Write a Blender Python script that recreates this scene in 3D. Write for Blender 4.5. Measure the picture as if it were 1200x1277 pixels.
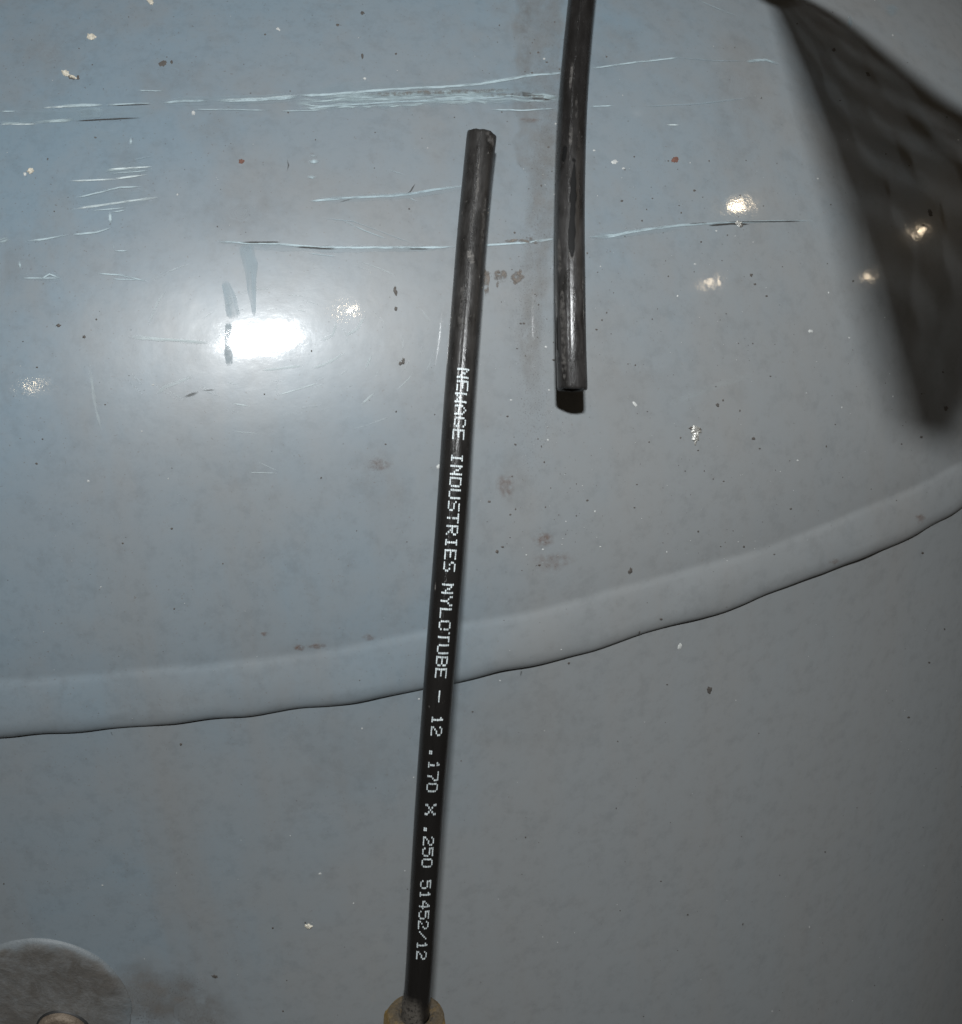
import bpy, math, random
from math import sin, cos, sqrt, pi, radians
from mathutils import Vector, Matrix, noise
random.seed(7)
for o in list(bpy.data.objects): bpy.data.objects.remove(o)
SC = bpy.context.scene
COL = SC.collection

# ------------------------------------------------------------------ camera
PW, PH, FPX = 1200.0, 1277.0, 1764.0           # camera frame in its own pixels, focal length in pixels
R, H = 0.3524, 0.1920                          # tank radius, height of its domed head (m)
ZS = 0.013                                     # where the dome starts above the lip of the head
CAM = Vector((0.09245, -0.60383, 0.17575))
PITCH, ROLL = 0.47100, -0.06325
FW = Vector((0, cos(PITCH), -sin(PITCH)))
_r = Vector((1, 0, 0)); _u = _r.cross(FW)
RT = _r*cos(ROLL) + _u*sin(ROLL)
UP = -_r*sin(ROLL) + _u*cos(ROLL)
cd = bpy.data.cameras.new('camera'); cam = bpy.data.objects.new('camera', cd); COL.objects.link(cam)
cd.sensor_fit = 'HORIZONTAL'; cd.sensor_width = 36.0; cd.lens = 36.0*FPX/PW
cd.clip_start = 0.01; cd.clip_end = 50
m = Matrix.Identity(3); m.col[0] = RT; m.col[1] = UP; m.col[2] = -FW
cam.matrix_world = Matrix.Translation(CAM) @ m.to_4x4()
SC.camera = cam

# ------------------------------------------------------------------ world, flash, exposure
w = bpy.data.worlds.new('World'); SC.world = w; w.use_nodes = True
bg = w.node_tree.nodes['Background']
bg.inputs[0].default_value = (1.0, 0.84, 0.68, 1); bg.inputs[1].default_value = 0.024   # dim workshop
FLASH = CAM + RT*0.010 + UP*0.31 - FW*0.42
fl = bpy.data.lights.new('camera_flash', 'AREA'); fl.shape = 'RECTANGLE'; fl.size = 0.064; fl.size_y = 0.028
fl.energy = 1.12; fl.color = (0.955, 0.985, 1.0); fl.spread = radians(62)
flo = bpy.data.objects.new('camera_flash', fl); COL.objects.link(flo)
SC.view_settings.view_transform = 'Standard'; SC.view_settings.look = 'None'
SC.view_settings.gamma = 1; SC.view_settings.exposure = 0.0
SC.view_settings.use_curve_mapping = False
SC.render.engine = 'CYCLES'

# ------------------------------------------------------------------ tank surface (analytic)
STEP = 0.0017           # head flange stands this much proud of the dome
SHELL = R - 0.0015      # radius of the shell below the lip
def sm(a, b, x):
    t = min(1, max(0, (x-a)/(b-a))); return t*t*(3-2*t)
def lip(th):
    return 0.0012*noise.noise(Vector((th*9, 3.1, 0))) + 0.0007*noise.noise(Vector((th*31, 7.7, 0)))
def band_top(th):
    return 0.0120 + 0.0012*noise.noise(Vector((th*14, 11.3, 0)))
def wav(z, th):
    return 0.00028*noise.noise(Vector((th*5, z*16, 1.7)))
def band_wav(z, th):
    return 0.00058*noise.noise(Vector((th*24, z*70, 5.2)))
def rad_head(z, th):
    q = (z-ZS)/H
    b = R - STEP
    if q > 0: b *= sqrt(max(0.0, 1-q*q))
    zb = band_top(th)
    zt = zb+0.0026                                # rounded shoulder, steepest at its top, rolling over to the lip
    u = min(1.0, max(0.0, (zt-z)/zt))
    k = (1-(1-u)**2.6)*sm(0.0, 0.13, u)
    return b + STEP*k + k*band_wav(z, th) + wav(z, th)
def rad(z, th):
    if z >= lip(th): return rad_head(z, th)
    return SHELL + wav(z, th)
def spt(z, th, off=0.0):
    r_ = rad(z, th); p = Vector((r_*sin(th), -r_*cos(th), z))
    return p + snorm(p)*off if off else p
def snorm(p):
    z = p.z; rr = math.hypot(p.x, p.y)
    if z <= ZS: return Vector((p.x/rr, p.y/rr, 0))
    n = Vector((p.x/(R*R), p.y/(R*R), (z-ZS)/(H*H))); return n.normalized()
def ray(x, y):
    return (FW + RT*((x-PW/2)/FPX) - UP*((y-PH/2)/FPX))
def hit(x, y):
    """point of the tank surface seen at (x, y) of the frame, with its normal"""
    d = ray(x, y)
    s = None
    S = Vector((1/R, 1/R, 1/H)); o = Vector((CAM.x*S.x, CAM.y*S.y, (CAM.z-ZS)*S.z)); e = Vector((d.x*S.x, d.y*S.y, d.z*S.z))
    a = e.dot(e); b = 2*o.dot(e); c = o.dot(o)-1; q = b*b-4*a*c
    if q > 0:
        t = (-b-sqrt(q))/(2*a)
        if (CAM+d*t).z > ZS: s = t
    if s is None:
        a = d.x**2+d.y**2; b = 2*(CAM.x*d.x+CAM.y*d.y); c = CAM.x**2+CAM.y**2-R*R
        q = max(0, b*b-4*a*c); s = (-b-sqrt(q))/(2*a)
    def g(t):
        p = CAM+d*t; return math.hypot(p.x, p.y)-rad(p.z, math.atan2(p.x, -p.y))
    for _ in range(6):
        g0 = g(s); g1 = g(s+1e-5); k = (g1-g0)/1e-5
        if abs(k) < 1e-3: break
        s -= max(-0.01, min(0.01, g0/k))
        if abs(g0) < 2e-7: break
    p = CAM+d*s
    return p, snorm(p)
def on(x, y, off=0.0):
    p, n = hit(x, y); return p+n*off
def above(x, y, off):
    """point standing off the tank by off and seen at (x, y)"""
    u, v = x, y
    for _ in range(6):
        p = on(u, v, off); d = p-CAM; k = d.dot(FW)
        u += x-(PW/2+FPX*d.dot(RT)/k); v += y-(PH/2-FPX*d.dot(UP)/k)
    return on(u, v, off)

flo.matrix_world = Matrix.Translation(FLASH) @ (hit(680, 660)[0]-FLASH).to_track_quat('-Z', 'Y').to_matrix().to_4x4()

# ------------------------------------------------------------------ materials
class NT:
    def __init__(s, name):
        s.m = bpy.data.materials.new(name); s.m.use_nodes = True; s.t = s.m.node_tree
        s.p = s.t.nodes['Principled BSDF']; s.out = s.t.nodes['Material Output']
    def n(s, typ, **kw):
        x = s.t.nodes.new(typ)
        for k, v in kw.items(): setattr(x, k, v)
        return x
    def l(s, a, b): s.t.links.new(a, b)
    def noise(s, scale, detail=3, rough=0.5, vec=None, dist=0.0):
        x = s.n('ShaderNodeTexNoise'); x.inputs['Scale'].default_value = scale; x.inputs['Detail'].default_value = detail
        x.inputs['Roughness'].default_value = rough; x.inputs['Distortion'].default_value = dist
        if vec is not None: s.l(vec, x.inputs['Vector'])
        return x.outputs['Fac']
    def coord(s, kind='Object', scale=None, rot=None):
        c = s.n('ShaderNodeTexCoord').outputs[kind]
        if scale is None and rot is None: return c
        mp = s.n('ShaderNodeMapping'); s.l(c, mp.inputs['Vector'])
        if scale: mp.inputs['Scale'].default_value = scale
        if rot: mp.inputs['Rotation'].default_value = rot
        return mp.outputs['Vector']
    def ramp(s, fac, stops):
        r_ = s.n('ShaderNodeValToRGB'); s.l(fac, r_.inputs[0]); e = r_.color_ramp.elements
        while len(e) < len(stops): e.new(0.5)
        for k, (p, c) in enumerate(stops):
            e[k].position = p; e[k].color = (c, c, c, 1) if isinstance(c, (int, float)) else (*c, 1)
        return r_.outputs['Color']
    def mix(s, fac, a, b, mode='MIX'):
        x = s.n('ShaderNodeMix', data_type='RGBA', blend_type=mode)
        for sock, v in ((x.inputs[0], fac), (x.inputs[6], a), (x.inputs[7], b)):
            if isinstance(v, (int, float)): sock.default_value = v
            elif isinstance(v, tuple): sock.default_value = (*v, 1)
            else: s.l(v, sock)
        return x.outputs[2]
    def math(s, op, a, b=0.5):
        x = s.n('ShaderNodeMath', operation=op)
        for k, v in enumerate((a, b)):
            if isinstance(v, (int, float)): x.inputs[k].default_value = v
            else: s.l(v, x.inputs[k])
        return x.outputs[0]
    def bump(s, h, strength, dist):
        b = s.n('ShaderNodeBump'); b.inputs['Strength'].default_value = strength; b.inputs['Distance'].default_value = dist
        s.l(h, b.inputs['Height']); return b.outputs['Normal']

def paint_material(name, dust):
    t = NT(name); P = t.p
    big = t.noise(9, 4, 0.6, t.coord()); mid = t.noise(45, 5, 0.65, t.coord(), 0.6); fine = t.noise(900, 3, 0.6, t.coord())
    c = t.mix(t.ramp(big, [(0.36, 0.0), (0.68, 1.0)]), (0.143, 0.206, 0.252), (0.158, 0.204, 0.240))
    c = t.mix(t.ramp(mid, [(0.50, 0.0), (0.78, 0.28)]), c, (0.185, 0.175, 0.165))
    v = t.noise(42, 5, 0.65, t.coord(scale=(1, 1, 0.09)))                     # faint run-down streaks
    c = t.mix(t.ramp(v, [(0.46, 0.0), (0.72, 0.60)]), c, (0.172, 0.170, 0.165))
    c = t.mix(t.ramp(fine, [(0.28, 0.16), (0.45, 0.0)]), c, (0.10, 0.10, 0.10))
    dots = t.noise(1700, 1, 0.5, t.coord())
    c = t.mix(t.ramp(dots, [(0.235, 0.6), (0.27, 0.0)]), c, (0.07, 0.06, 0.055))
    sp = t.n('ShaderNodeSeparateXYZ'); t.l(t.coord(), sp.inputs[0])                    # dust film low down; warm light on the right flank tinted into the colour
    film = t.math('ADD', t.math('MULTIPLY', sp.outputs[0], 3.2), t.math('ADD', t.math('MULTIPLY', t.ramp(t.math('ADD', sp.outputs[2], 0.5), [(0.47, 1.0), (0.59, 0.0)]), dust), t.math('MULTIPLY', t.math('SUBTRACT', big, 0.5), 1.2)))
    c = t.mix(t.ramp(film, [(0.15, 0.0), (0.72, 0.75)]), c, (0.196, 0.192, 0.183))
    mo = t.noise(240, 4, 0.75, t.coord())
    c = t.mix(t.ramp(mo, [(0.30, 0.0), (0.70, 0.24)]), c, (0.203, 0.220, 0.230))
    c = t.mix(t.ramp(mo, [(0.32, 0.22), (0.50, 0.0)]), c, (0.11, 0.12, 0.125))
    t.l(c, P.inputs['Base Color'])
    rr = t.ramp(mid, [(0.3, 0.36), (0.8, 0.47)]); t.l(rr, P.inputs['Roughness'])
    P.inputs['Specular IOR Level'].default_value = 0.42; P.inputs['Diffuse Roughness'].default_value = 0.25
    P.inputs['Coat Weight'].default_value = 0.9; P.inputs['Coat IOR'].default_value = 1.5
    sc = t.noise(55, 4, 0.7, t.coord(scale=(1, 1, 6), rot=(0.2, 0.1, 0)))
    cr = t.ramp(sc, [(0.35, 0.060), (0.75, 0.095)]); t.l(cr, P.inputs['Coat Roughness'])
    op = t.noise(420, 2, 0.5, t.coord()); lo = t.noise(60, 3, 0.5, t.coord())
    h = t.math('ADD', t.math('MULTIPLY', op, 0.000017), t.math('MULTIPLY', lo, 0.00010))
    h = t.math('ADD', h, t.math('MULTIPLY', t.noise(2600, 2, 0.6, t.coord()), 0.0000028))
    h = t.math('ADD', h, t.math('MULTIPLY', t.noise(900, 3, 0.7, t.coord(scale=(0.6, 0.6, 2.2))), 0.000005))
    b = t.bump(h, 1.0, 1.0); t.l(b, P.inputs['Normal']); t.l(b, P.inputs['Coat Normal'])
    return t.m

def mark_material(name, col, rough, lo=0.35, hi=0.6, su=60, sv=900, amount=1.0, spec=0.4, col2=None):
    """worn mark on the paint: broken up by streaky noise along its length, thin towards its rim"""
    t = NT(name); P = t.p
    uv = t.coord('UV', scale=(su, sv, 1))
    nz = t.noise(1.0, 4, 0.6, uv)
    brk = t.ramp(nz, [(lo, 0.0), (hi, 1.0)])
    at = t.n('ShaderNodeAttribute'); at.attribute_name = 'cover'
    a = t.math('MULTIPLY', t.math('MULTIPLY', brk, at.outputs['Fac']), amount)
    tint = t.noise(300, 3, 0.6, t.coord())
    cc = t.mix(t.ramp(tint, [(0.3, 0.0), (0.7, 1.0)]), col, col2 if col2 else tuple(x*0.8 for x in col))
    t.l(cc, P.inputs['Base Color']); P.inputs['Roughness'].default_value = rough; P.inputs['Specular IOR Level'].default_value = spec
    tr = t.n('ShaderNodeBsdfTransparent'); mx = t.n('ShaderNodeMixShader')
    t.l(a, mx.inputs[0]); t.l(tr.outputs[0], mx.inputs[1]); t.l(P.outputs[0], mx.inputs[2]); t.l(mx.outputs[0], t.out.inputs[0])
    return t.m

def solid(name, c1, c2, scale, rough, bump=0.0, bscale=800, metal=0.0, spec=0.5):
    t = NT(name); P = t.p
    t.l(t.mix(t.ramp(t.noise(scale, 5, 0.65, t.coord()), [(0.35, 0.0), (0.65, 1.0)]), c1, c2), P.inputs['Base Color'])
    P.inputs['Roughness'].default_value = rough; P.inputs['Metallic'].default_value = metal; P.inputs['Specular IOR Level'].default_value = spec
    if bump:
        t.l(t.bump(t.noise(bscale, 4, 0.6, t.coord()), 1.0, bump), P.inputs['Normal'])
    return t.m

def tube_material(name, dust, clean):
    """black nylon with a dusty rubbed film; UV: u along the tube in metres, v around"""
    t = NT(name); P = t.p
    uv = t.coord('UV')
    n1 = t.noise(1.0, 5, 0.65, t.coord('UV', scale=(110, 7, 1))); n2 = t.noise(1.0, 4, 0.7, t.coord('UV', scale=(600, 40, 1)))
    n3 = t.noise(1.0, 3, 0.6, t.coord('UV', scale=(900, 60, 1)))
    at = t.n('ShaderNodeAttribute'); at.attribute_name = 'dust'
    film = t.math('MULTIPLY', t.ramp(n1, [(0.36, 0.12), (0.62, 1.0)]), at.outputs['Fac'])
    film = t.math('MULTIPLY', film, t.ramp(n2, [(0.25, 0.55), (0.7, 1.0)]))
    c = t.mix(film, clean, dust)
    c = t.mix(t.math('MULTIPLY', t.ramp(n3, [(0.66, 0.0), (0.74, 1.0)]), at.outputs['Fac']), c, (0.16, 0.15, 0.14))
    t.l(c, P.inputs['Base Color'])
    rr = t.mix(film, (0.24,)*3, (0.40,)*3); t.l(rr, P.inputs['Roughness'])
    t.l(t.bump(t.math('ADD', n2, t.math('MULTIPLY', n1, 2.0)), 1.0, 0.00006), P.inputs['Normal'])
    return t.m

M = dict(
    paint=paint_material('tank_paint', 0.54),
    scratch=mark_material('bared_undercoat', (0.33, 0.41, 0.44), 0.6, 0.31, 0.52, su=200, sv=1300),
    scuff=mark_material('scuffed_undercoat', (0.34, 0.42, 0.44), 0.6, 0.42, 0.62, su=110, sv=1700),
    pale=mark_material('chalky_scratch_glint', (0.50, 0.57, 0.58), 0.6, 0.32, 0.52, su=260, sv=1300),
    faint=mark_material('faint_rub', (0.27, 0.35, 0.39), 0.6, 0.2, 0.7, amount=0.6),
    dark=mark_material('dirt_in_scratch', (0.035, 0.033, 0.030), 0.7, 0.30, 0.55),
    brown=mark_material('dried_dirt', (0.105, 0.090, 0.078), 0.8, 0.40, 0.60, su=700, sv=700, col2=(0.15, 0.135, 0.12)),
    haze=mark_material('dust_haze', (0.205, 0.190, 0.172), 0.8, 0.30, 0.72, su=230, sv=230, amount=0.62),
    grit=mark_material('gritty_dirt', (0.085, 0.07, 0.06), 0.8, 0.57, 0.66, su=2600, sv=2600, amount=0.7),
    rust=mark_material('rust_bloom', (0.16, 0.085, 0.055), 0.8, 0.35, 0.65, su=900, sv=900, amount=0.75),
    matte=mark_material('dull_drip', (0.27, 0.32, 0.345), 0.75, 0.25, 0.5, su=500, sv=500, spec=0.15),
    flake=solid('cream_flake', (0.62, 0.58, 0.48), (0.40, 0.37, 0.31), 1500, 0.5, 0.0002, 3000),
    metal=solid('bared_metal', (0.55, 0.55, 0.52), (0.35, 0.34, 0.31), 2500, 0.35, 0.0002, 3000, metal=0.6),
    rustdot=solid('rust_spot', (0.15, 0.065, 0.045), (0.09, 0.05, 0.04), 2500, 0.8, 0.0002, 3000),
    darkdot=solid('dark_speck', (0.052, 0.048, 0.044), (0.080, 0.070, 0.062), 900, 0.7),
    palespeck=solid('pale_speck', (0.45, 0.46, 0.44), (0.30, 0.31, 0.31), 900, 0.6),
    boss=solid('grimy_boss', (0.088, 0.083, 0.076), (0.150, 0.150, 0.147), 210, 0.72, 0.0004, 500),
    plug=solid('rusty_plug', (0.17, 0.135, 0.10), (0.10, 0.075, 0.055), 500, 0.65, 0.0004, 900, metal=0.25),
    blocker_skin=solid('blocker_brown', (0.062, 0.042, 0.027), (0.090, 0.062, 0.042), 80, 0.8, 0.0003, 600),
    steel=solid('dull_steel', (0.16, 0.15, 0.14), (0.10, 0.095, 0.09), 200, 0.5, 0.0002, 600, metal=0.6),
    ink=solid('white_ink', (0.60, 0.65, 0.66), (0.36, 0.40, 0.41), 700, 0.6),
    tube1=tube_material('printed_nylon', (0.042, 0.040, 0.038), (0.0095, 0.0088, 0.0083)),
    tube2=tube_material('dusty_nylon', (0.043, 0.041, 0.040), (0.0095, 0.0088, 0.0083)),
    gap_shade=solid('plug_gap_shade', (0.01, 0.01, 0.01), (0.02, 0.02, 0.02), 300, 0.6),
    tgrime=mark_material('packed_grime', (0.055, 0.048, 0.040), 0.85, 0.28, 0.5, su=1400, sv=1400, col2=(0.095, 0.085, 0.072)),
    tdust=mark_material('dust_on_tube', (0.16, 0.15, 0.14), 0.7, 0.40, 0.62, su=900, sv=900),
    tclean=mark_material('rubbed_clean', (0.007, 0.007, 0.007), 0.6, 0.10, 0.25, su=500, sv=500, spec=0.12),
)
def brass():
    t = NT('grimy_brass'); P = t.p
    n = t.noise(330, 5, 0.7, t.coord()); n2 = t.noise(1500, 3, 0.6, t.coord())
    at = t.n('ShaderNodeAttribute'); at.attribute_name = 'grime'
    k = t.math('MULTIPLY', t.ramp(n, [(0.22, 0.7), (0.5, 1.0)]), at.outputs['Fac'])
    g = t.mix(t.ramp(n2, [(0.3, 0.0), (0.7, 1.0)]), (0.028, 0.022, 0.015), (0.060, 0.049, 0.035))
    t.l(t.mix(k, (0.52, 0.33, 0.09), g), P.inputs['Base Color'])
    t.l(t.math('SUBTRACT', 0.9, t.math('MULTIPLY', k, 0.9)), P.inputs['Metallic'])
    t.l(t.mix(k, (0.33,)*3, (0.85,)*3), P.inputs['Roughness'])
    t.l(t.bump(n2, 1.0, 0.0003), P.inputs['Normal'])
    return t.m
M['brass'] = brass()
def boss_material():
    t = NT('grimy_boss_paint'); P = t.p
    at = t.n('ShaderNodeAttribute'); at.attribute_name = 'grime'
    n1 = t.noise(150, 5, 0.7, t.coord(), 0.5); n2 = t.noise(700, 4, 0.7, t.coord())
    g = t.mix(t.ramp(n1, [(0.40, 0.0), (0.60, 1.0)]), (0.090, 0.085, 0.078), (0.150, 0.152, 0.150))
    g = t.mix(t.ramp(n2, [(0.35, 0.0), (0.65, 0.6)]), g, (0.105, 0.096, 0.085))
    k = t.math('MULTIPLY', at.outputs['Fac'], t.ramp(t.math('ADD', n2, t.math('SUBTRACT', at.outputs['Fac'], 0.5)), [(0.30, 0.0), (0.6, 1.0)]))
    t.l(t.mix(k, (0.135, 0.150, 0.158), g), P.inputs['Base Color']); P.inputs['Roughness'].default_value = 0.6
    t.l(t.bump(t.math('ADD', n1, n2), 1.0, 0.00018), P.inputs['Normal'])
    return t.m
M['boss'] = boss_material()

# ------------------------------------------------------------------ builders
def mesh_obj(name, verts, faces, mat, parent=None, smooth=True, uvs=None, attr=None, label=None, cat=None, kind=None):
    me = bpy.data.meshes.new(name); me.from_pydata([tuple(v) for v in verts], [], faces); me.materials.append(mat)
    if smooth: me.polygons.foreach_set('use_smooth', [True]*len(me.polygons))
    if uvs:
        ul = me.uv_layers.new(name='UVMap')
        for lp in me.loops: ul.data[lp.index].uv = uvs[lp.vertex_index]
    if attr:
        a = me.attributes.new(attr[0], 'FLOAT', 'POINT'); a.data.foreach_set('value', attr[1])
    me.update()
    o = bpy.data.objects.new(name, me); COL.objects.link(o)
    if parent:
        o.parent = parent
        o.matrix_parent_inverse = Matrix.Translation(parent.location).inverted()
    if label: o['label'] = label
    if cat: o['category'] = cat
    if kind: o['kind'] = kind
    return o
def thing(name, label, cat, loc):
    o = bpy.data.objects.new(name, None); COL.objects.link(o); o.location = loc; o.empty_display_size = 0.02
    o['label'] = label; o['category'] = cat; return o
def grid_faces(nr, nc, wrap=False):
    f = []
    for i in range(nr-1):
        for j in range(nc if wrap else nc-1):
            k = (j+1) % nc
            f.append((i*nc+j, i*nc+k, (i+1)*nc+k, (i+1)*nc+j))
    return f

# ------------------------------------------------------------------ the tank
tank = thing('air_tank', 'large grey-blue painted steel tank with scratched dome and lapped seam', 'tank', (0, 0, -0.60))
ths = []
a = -pi
while a < pi-1e-6:
    ths.append(a); a += 0.0036 if -0.62 < a < 1.15 else 0.05
NC = len(ths)
# head: lip, flange, step, dome
zs = [('in', 0.004), ('in2', -0.0001), ('q', 0.0), ('q', 0.12), ('q', 0.24), ('q', 0.36), ('q', 0.48), ('q', 0.6), ('q', 0.72), ('q', 0.86), ('q', 1.0), ('z', 0.0048)]
z = 0.0054
while z < 0.026: zs.append(('z', z)); z += 0.0007
t = math.asin((z-ZS)/H)
while t < pi/2-0.012: zs.append(('z', ZS+H*sin(t))); t += 0.0085 if ZS+H*sin(t) < 0.165 else 0.03
V = []
for kd, z in zs:
    for th in ths:
        L = lip(th)
        if kd == 'in': rr, zz = R-0.0035, L+z
        elif kd == 'in2': rr, zz = SHELL-0.0002, L+z
        elif kd == 'q':
            rh = rad_head(L+0.0042, th); bq = 0.0042; rr = SHELL+(rh-SHELL)*sin(z*pi/2); zz = L+bq*(1-cos(z*pi/2))
        else:
            zz = z + L*(1-sm(0.005, 0.012, z)); rr = rad_head(zz, th)
        V.append(Vector((rr*sin(th), -rr*cos(th), zz)))
F = grid_faces(len(zs), NC, True)
top = len(V); V.append(Vector((0, 0, ZS+H)))
b0 = (len(zs)-1)*NC
F += [(b0+j, b0+(j+1) % NC, top) for j in range(NC)]
head = mesh_obj('head', V, F, M['paint'], tank)
# shell
V = []; zz = [0.004]
while zz[-1] > -0.16: zz.append(zz[-1]-0.0025)
while zz[-1] > -0.45: zz.append(zz[-1]-0.03)
for z in zz:
    for th in ths:
        rr = SHELL + wav(z, th); V.append(Vector((rr*sin(th), -rr*cos(th), z)))
nr = len(zz)
for k in range(1, 10):
    t = k/10*pi/2
    for th in ths: V.append(Vector((SHELL*cos(t)*sin(th), -SHELL*cos(t)*cos(th), zz[-1]-0.15*sin(t))))
F = [tuple(reversed(f)) for f in grid_faces(nr+9, NC, True)]
V.append(Vector((0, 0, zz[-1]-0.15))); b0 = (nr+8)*NC
F += [(b0+(j+1) % NC, b0+j, len(V)-1) for j in range(NC)]
shell = mesh_obj('shell', V, F, M['paint'], tank)

# ------------------------------------------------------------------ marks on the paint
LIFT = 0.00010
def resample(pts, step):
    out = [pts[0]]
    for (x0, y0), (x1, y1) in zip(pts[:-1], pts[1:]):
        n = max(1, int(math.hypot(x1-x0, y1-y0)/step))
        for k in range(1, n+1): out.append((x0+(x1-x0)*k/n, y0+(y1-y0)*k/n))
    return out
cnt = [0]
def stroke(pts, width, mat, name='scratch', alpha=1.0, jit=0.35, taper=0.15, step=5, fade=None, soft=0.5):
    """a worn line across the paint: five vertices wide, thinning to its rims and ends"""
    cnt[0] += 1; sd = cnt[0]*3.7
    ps = resample(pts, step); n = len(ps)
    V = []; U = []; A = []; s = 0
    w0, w1 = (width if isinstance(width, tuple) else (width, width))
    off = LIFT + 0.000004*(cnt[0] % 12)
    for i, (x, y) in enumerate(ps):
        xa, ya = ps[max(0, i-1)]; xb, yb = ps[min(n-1, i+1)]
        dx, dy = xb-xa, yb-ya; L = math.hypot(dx, dy) or 1; nx, ny = -dy/L, dx/L
        q = i/max(1, n-1)
        if i: s += math.hypot(x-ps[i-1][0], y-ps[i-1][1])
        wd = (w0+(w1-w0)*q)*(1+jit*noise.noise(Vector((s*0.09, sd, 0))))
        e = min(1, min(q, 1-q)/taper+0.05) if taper > 0 else 1
        wig = 0.35*wd*jit*noise.noise(Vector((s*0.05, sd, 9)))
        wd *= 0.35+0.65*e
        al = alpha*e
        if fade: al *= fade[0]+(fade[1]-fade[0])*q
        for c, (v, k) in enumerate(((-1, 0), (-soft, 1), (0, 1), (soft, 1), (1, 0))):
            V.append(on(x+nx*(v*wd*0.5+wig), y+ny*(v*wd*0.5+wig), off)); U.append((s/5500+sd, v*wd/11000+sd)); A.append(al*k)
    return mesh_obj(name, V, grid_faces(n, 5), M[mat], tank, uvs=U, attr=('cover', A))
def blot(x, y, rx, ry, mat, name='stain', alpha=1.0, rot=0.0, rag=0.45, rings=4, nseg=22, core=0.35):
    """a soft-rimmed irregular patch lying on the paint"""
    cnt[0] += 1; sd = cnt[0]*5.3; off = LIFT*0.6 + 0.000004*(cnt[0] % 12)
    V = [on(x, y, off)]; A = [alpha]; U = [(sd, sd)]; F = []
    for i in range(1, rings+1):
        q = i/rings
        for j in range(nseg):
            a = 2*pi*j/nseg
            k = q*(1+rag*noise.noise(Vector((cos(a)*1.3+sd, sin(a)*1.3, q*0.4))))
            ex, ey = rx*k*cos(a), ry*k*sin(a)
            px, py = x+ex*cos(rot)-ey*sin(rot), y+ex*sin(rot)+ey*cos(rot)
            V.append(on(px, py, off)); U.append((px/5500+sd, py/5500+sd)); A.append(alpha*(1-sm(core, 1.0, q)))
    for j in range(nseg): F.append((0, 1+(j+1) % nseg, 1+j))
    for i in range(rings-1):
        for j in range(nseg):
            k = (j+1) % nseg; b = 1+i*nseg; F.append((b+j, b+k, b+nseg+k, b+nseg+j))
    return mesh_obj(name, V, F, M[mat], tank, uvs=U, attr=('cover', A))
def flake(x, y, rx, ry, mat, name='paint_chip', rot=0.0, rag=0.7, thick=0.00022, nseg=18, dome=0.5):
    """a small raised crumb: ragged outline, real thickness"""
    cnt[0] += 1; sd = cnt[0]*2.9
    V = []; F = []
    for lvl, (sc, hgt) in enumerate(((1.05, -0.00005), (1.0, thick*0.6), (0.6, thick*(1+dome)))):
        for j in range(nseg):
            a = 2*pi*j/nseg
            k = sc*(1+rag*noise.noise(Vector((cos(a)*2.2+sd, sin(a)*2.2, lvl*0.3))))
            ex, ey = rx*k*cos(a), ry*k*sin(a)
            V.append(on(x+ex*cos(rot)-ey*sin(rot), y+ex*sin(rot)+ey*cos(rot), hgt*(1+0.5*noise.noise(Vector((ex, ey, sd))))))
    for i in range(2):
        for j in range(nseg):
            k = (j+1) % nseg; F.append((i*nseg+k, i*nseg+j, (i+1)*nseg+j, (i+1)*nseg+k))
    F.append(tuple(reversed(range(2*nseg, 3*nseg))))
    return mesh_obj(name, V, F, M[mat], tank, smooth=False)

# soft dirt first (lowest)
stroke([(672, -30), (672, 90), (670, 220)], 62, 'haze', 'stain', 0.55, 0.3, 0.05, 14, soft=0.8)
stroke([(655, -30), (655, 60), (658, 130)], 14, 'brown', 'stain', 0.12, 0.3, 0.1, 12)
stroke([(690, 120), (672, 300), (660, 420), (668, 520)], (50, 34), 'haze', 'stain', 0.6, 0.4, 0.25, 14)
stroke([(690, 0), (686, 120), (676, 250), (660, 380), (668, 520), (664, 640)], (46, 60), 'grit', 'stain', 0.35, 0.4, 0.2, 14)
for q in [(300, 265, 70, 45, .45), (60, 70, 60, 40, .3), (210, 90, 60, 34, .35), (270, 160, 24, 20, .4), (640, 600, 26, 40, .5), (470, 600, 60, 50, .35),
          (380, 810, 40, 22, .35), (430, 950, 80, 60, .35), (235, 1262, 66, 60, 1.7), (180, 1245, 60, 44, 1.9), (660, 900, 120, 50, .3), (760, 60, 50, 50, .3), (920, 110, 40, 120, .35), (790, 480, 80, 30, .25), (15, 330, 20, 40, .4)]:
    blot(q[0], q[1], q[2], q[3], 'haze', alpha=q[4]*0.55)
for q in [(215, 1255, 60, 45, .8), (165, 1262, 40, 26, .8), (240, 1225, 26, 20, .6), (255, 1280, 30, 26, .7), (470, 580, 22, 18, .5)]:
    blot(q[0], q[1], q[2], q[3], 'grit', alpha=q[4]*0.7)
for q in [(630, 606, 12, 20, .5), (678, 672, 14, 10, .65), (474, 580, 16, 9, .45), (374, 808, 7, 4, 1.0), (395, 806, 14, 4, .7), (330, 790, 5, 3, .8), (660, 150, 16, 3, .6),
          (690, 700, 26, 14, .35), (1040, 700, 8, 4, .5), (1148, 646, 7, 8, .7), (460, 795, 12, 6, .5)]:
    blot(q[0], q[1], q[2], q[3], 'rust', 'rust_spot', alpha=q[4])

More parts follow.
